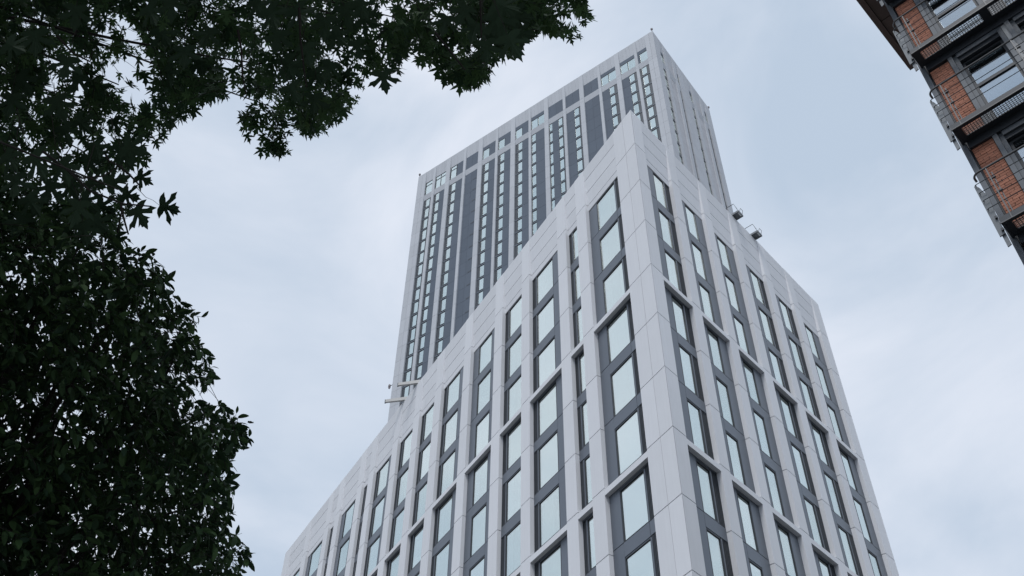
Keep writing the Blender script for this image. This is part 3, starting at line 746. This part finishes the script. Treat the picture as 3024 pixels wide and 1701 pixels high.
# unseen rest of the crown above and behind the camera, added to block skylight
def overhead(fol, V, F, c, rad, n, size):
    made = 0
    while made < n:
        w = rv()*rng.uniform(.45, 1)**.5; p = np.array(c)+w*np.array(rad)
        u, v = npix(p); q = CMn.T@(p-CL)
        if q[2] < 0 and -850 < u < 3600 and -380 < v < 2100: continue
        if p[2] < 4.2: continue
        tip = rv(); tip[2] = -abs(tip[2])*.6; fol.leaf(V, F, p, tip, np.array((0, 0, .9))+rv()*.6, size*rng.uniform(.7, 1.3)); made += 1
overhead(fa, MV, MF, (CAM_LOC.x-3.6, CAM_LOC.y-4.0, 10.0), (8.0, 7.5, 4.2), 6500, .30)
ml = []
for u, v, t, r in ((100, 100, 10, .07), (350, 250, 11, .06), (600, 100, 11, .06), (850, 200, 10, .05), (900, 350, 9.5, .035), (1200, 60, 10, .045), (1500, 60, 10, .04), (1640, 50, 10, .03), (250, 450, 9.5, .05), (120, 550, 9, .05), (400, 380, 10, .035), (1400, 180, 10, .03), (950, -100, 11, .06), (350, 560, 5.4, .03)):
    ml.append((at(u, v, t+1.5 if t > 6 else t), r*.7))
mb = (CAM_LOC.x-4.2, CAM_LOC.y-6.4, 0)
maple = tree('maple_tree', 'leafy maple with lobed serrated leaves hanging in from the top left', mb, 6.2, .24, ml, 3)
finish(maple, fa, ta, LEAFA, 'crown')
# the nearest maple leaves, one by one: (x, y, width in pixels, direction of the tip in degrees, 90 = down)
big = [(*A4((x, y))[0], w/2.7116, a) for x, y, w, a in ((770, 640, 250, 75), (800, 300, 210, 40), (640, 170, 230, 20), (590, 60, 240, 60), (690, 120, 180, 10), (1690, 190, 300, 70), (1800, 360, 300, 62), (1590, 400, 250, 82), (1490, 250, 240, 100), (1740, 60, 300, 40), (1400, 110, 240, 120), (1850, 140, 240, 5), (1880, 270, 230, 8), (1260, 190, 220, 100), (1060, 100, 190, 60), (880, 320, 190, 30), (880, 440, 190, 75), (300, 210, 240, 90), (160, 430, 240, 70), (210, 820, 220, 95), (110, 950, 190, 92), (480, 620, 190, 60), (400, 300, 240, 50), (330, 560, 230, 100), (90, 120, 260, 60), (470, 120, 250, 80), (560, 390, 210, 70), (240, 620, 220, 60), (30, 560, 240, 110), (1660, 300, 230, 50), (1330, 300, 180, 110), (1420, 350, 170, 60))]
big += [(*A3((x, y))[0], w/2.862, a) for x, y, w, a in ((2540, 1000, 190, 95), (2440, 560, 260, 70), (2300, 140, 280, 60), (2350, 330, 260, 100), (2480, 780, 240, 60), (1560, 470, 260, 80), (1420, 640, 240, 60), (1700, 560, 200, 90), (1130, 1260, 270, 15), (1010, 1290, 220, 80), (820, 1260, 230, 70), (860, 1330, 180, 40), (1210, 1110, 200, 25), (200, 700, 250, 60), (560, 560, 260, 100), (300, 350, 280, 80), (1280, 120, 260, 60), (1750, 300, 230, 120), (500, 900, 260, 70), (650, 700, 240, 110), (820, 750, 240, 60), (120, 400, 270, 30), (1380, 300, 240, 60), (640, 130, 250, 90), (400, 60, 240, 40), (90, 880, 260, 100), (560, 1130, 230, 60), (700, 1050, 220, 30), (1450, 60, 260, 90), (1620, 90, 220, 60), (2180, 60, 250, 60), (980, 1060, 190, 70))]
big += [(*A5((x, y))[0], w/2.635, a) for x, y, w, a in ((1310, 430, 235, 12), (1090, 490, 255, 58), (1010, 340, 200, 20), (1115, 205, 170, 38), (900, 225, 230, -18), (820, 430, 210, 18), (770, 560, 220, 35), (660, 620, 250, 75), (600, 460, 260, 95), (500, 140, 260, 70), (300, 90, 280, 60), (380, 300, 240, 110), (980, 50, 220, 60), (720, 70, 210, -10), (250, 400, 230, 60), (120, 250, 240, 90), (560, 280, 200, 60), (740, 240, 220, 15), (90, 60, 260, 40), (850, 130, 160, 20), (160, 560, 220, 110), (420, 520, 200, 70), (690, 400, 230, 40))]
tw = MB()
near_meshes = []
for i in range(5):
    V, F = leafshape([(x*(1+.06*math.sin(i*3+j)), y*(1+.05*math.cos(i*2+j*1.7))) for j, (x, y) in enumerate(HALF)], .10+.06*i, .06+.05*i)
    me = bpy.data.meshes.new('leaf'); me.from_pydata(V.tolist(), [], F.tolist()); me.materials.append(LEAFN); me.update(); near_meshes.append(me)
for i, (u, v, w, a) in enumerate(big):
    size = .15*rng.uniform(.9, 1.1); t = size*1.5*FPX/w*.98
    ang = math.radians(a+rng.uniform(-8, 8))
    tip = IMR*math.cos(ang)-IMU*math.sin(ang)+CMn[:, 2]*rng.uniform(-.22, .22)
    nr = -CMn[:, 2]*.9+rv()*.25+np.array((0, 0, .12))
    B = basis(tip, nr); c = at(u, v, t); p = c-B[:, 1]*size*.42
    M = Matrix([[*(B[r]*size), p[r]-maple.location[r]] for r in range(3)]+[[0, 0, 0, 1]])
    o = link('leaf', near_meshes[i % 5], maple); o.matrix_local = M
    back = p-B[:, 1]*size*rng.uniform(.5, .9)+CMn[:, 2]*.01+np.array((0, 0, .05))
    tw.tube([p, (p+back)/2+np.array((0, 0, .012)), back, back-B[:, 1]*.12+np.array((0, 0, .10))], [.0017, .0019, .0022, .003], 4)
for pts in (A5((330, -10), (450, 80), (540, 150), (640, 200), (800, 185), (930, 105)), A5((930, 105), (1010, 175), (1090, 260)), A5((820, 10), (850, 70), (930, 105)), A5((540, 150), (700, 300), (960, 400), (1180, 420)), A5((940, 400), (965, 520), (1000, 640)), A4((90, 60), (100, 300), (130, 560), (150, 700)), A4((1540, 0), (1545, 120), (1550, 300)), A4((1180, 260), (1300, 410), (1420, 560)), A3((2010, 250), (2040, 420), (2050, 640), (2080, 800)), A3((480, 300), (620, 450), (760, 520))):
    tw.tube([at(u, v, 5.6) for u, v in pts], [.007-.004*i/len(pts) for i in range(len(pts))], 5)
o = link('near_twigs', tw.mesh('near_twigs', BARK), maple, -Vector(maple.location)); o['kind'] = 'stuff'

# smaller-leaved tree, lower left
fb = Foliage(); tb = []
sprays(fb, tb, [(x+(22 if x > 200 else 0)+(16 if 900 < y < 1450 and x > 300 else 0), y) for x, y in cherry], CV, CF, 5400, 6.6, 10.0, .086, 9, .25, True, rad=.003, soft=5)
cl = []
for u, v, t, r in ((250, 700, 8, .05), (420, 850, 8, .04), (520, 1050, 8, .04), (300, 1000, 7.6, .05), (620, 1300, 8, .03), (450, 1350, 7.6, .05), (200, 1250, 7.5, .06), (650, 1600, 7.8, .03), (400, 1650, 7.4, .05), (100, 900, 8, .05), (360, 620, 8.3, .03), (680, 1460, 8, .025)):
    cl.append((at(u, v, t), r))
d = at(-150, 1700, 8)-CL
ct = tree('cherry_tree', 'dense dark tree with small pointed leaves filling the lower left corner', (CAM_LOC.x+d[0]*1.0, CAM_LOC.y+d[1]*1.0, 0), 4.2, .17, cl, 8)
finish(ct, fb, tb, LEAFB, 'crown')
# loose shoots standing out against the sky
sh = Foliage(); st = []
for u, v, a, n in ((665, 1395, -30, 4), (700, 1580, -20, 3), (590, 935, 10, 5), (545, 920, -40, 5), (480, 830, 20, 5), (430, 740, -10, 4), (725, 1640, 0, 5), (690, 1260, 15, 4), (560, 1110, 10, 4)):
    ang = math.radians(a); d = IMR*math.cos(ang)-IMU*math.sin(ang); p = at(u, v, 7.8)-d*.18; q_ = [p+d*x for x in (0, .09, .17, .22)]
    st.append((q_, .003))
    for i in range(n):
        b = p+d*(.07+.15*i/n); e = np.cross(d, CMn[:, 2]); tip = d*.7+e*(1 if i % 2 else -1)*rng.uniform(.4, .9)+rv()*.2
        sh.leaf(CV, CF, b, tip, -CMn[:, 2]*.5+rv()*.8, .075*rng.uniform(.8, 1.15))
q = MB()
for pts, rad in st: q.tube(pts, [rad, rad*.8, rad*.6, rad*.4], 3)
o = link('shoots', q.mesh('shoots', BARK), ct, -Vector(ct.location)); o['kind'] = 'stuff'
o = link('shoot_leaves', sh.mesh('shoot_leaves', LEAFB), ct, -Vector(ct.location)); o['kind'] = 'stuff'
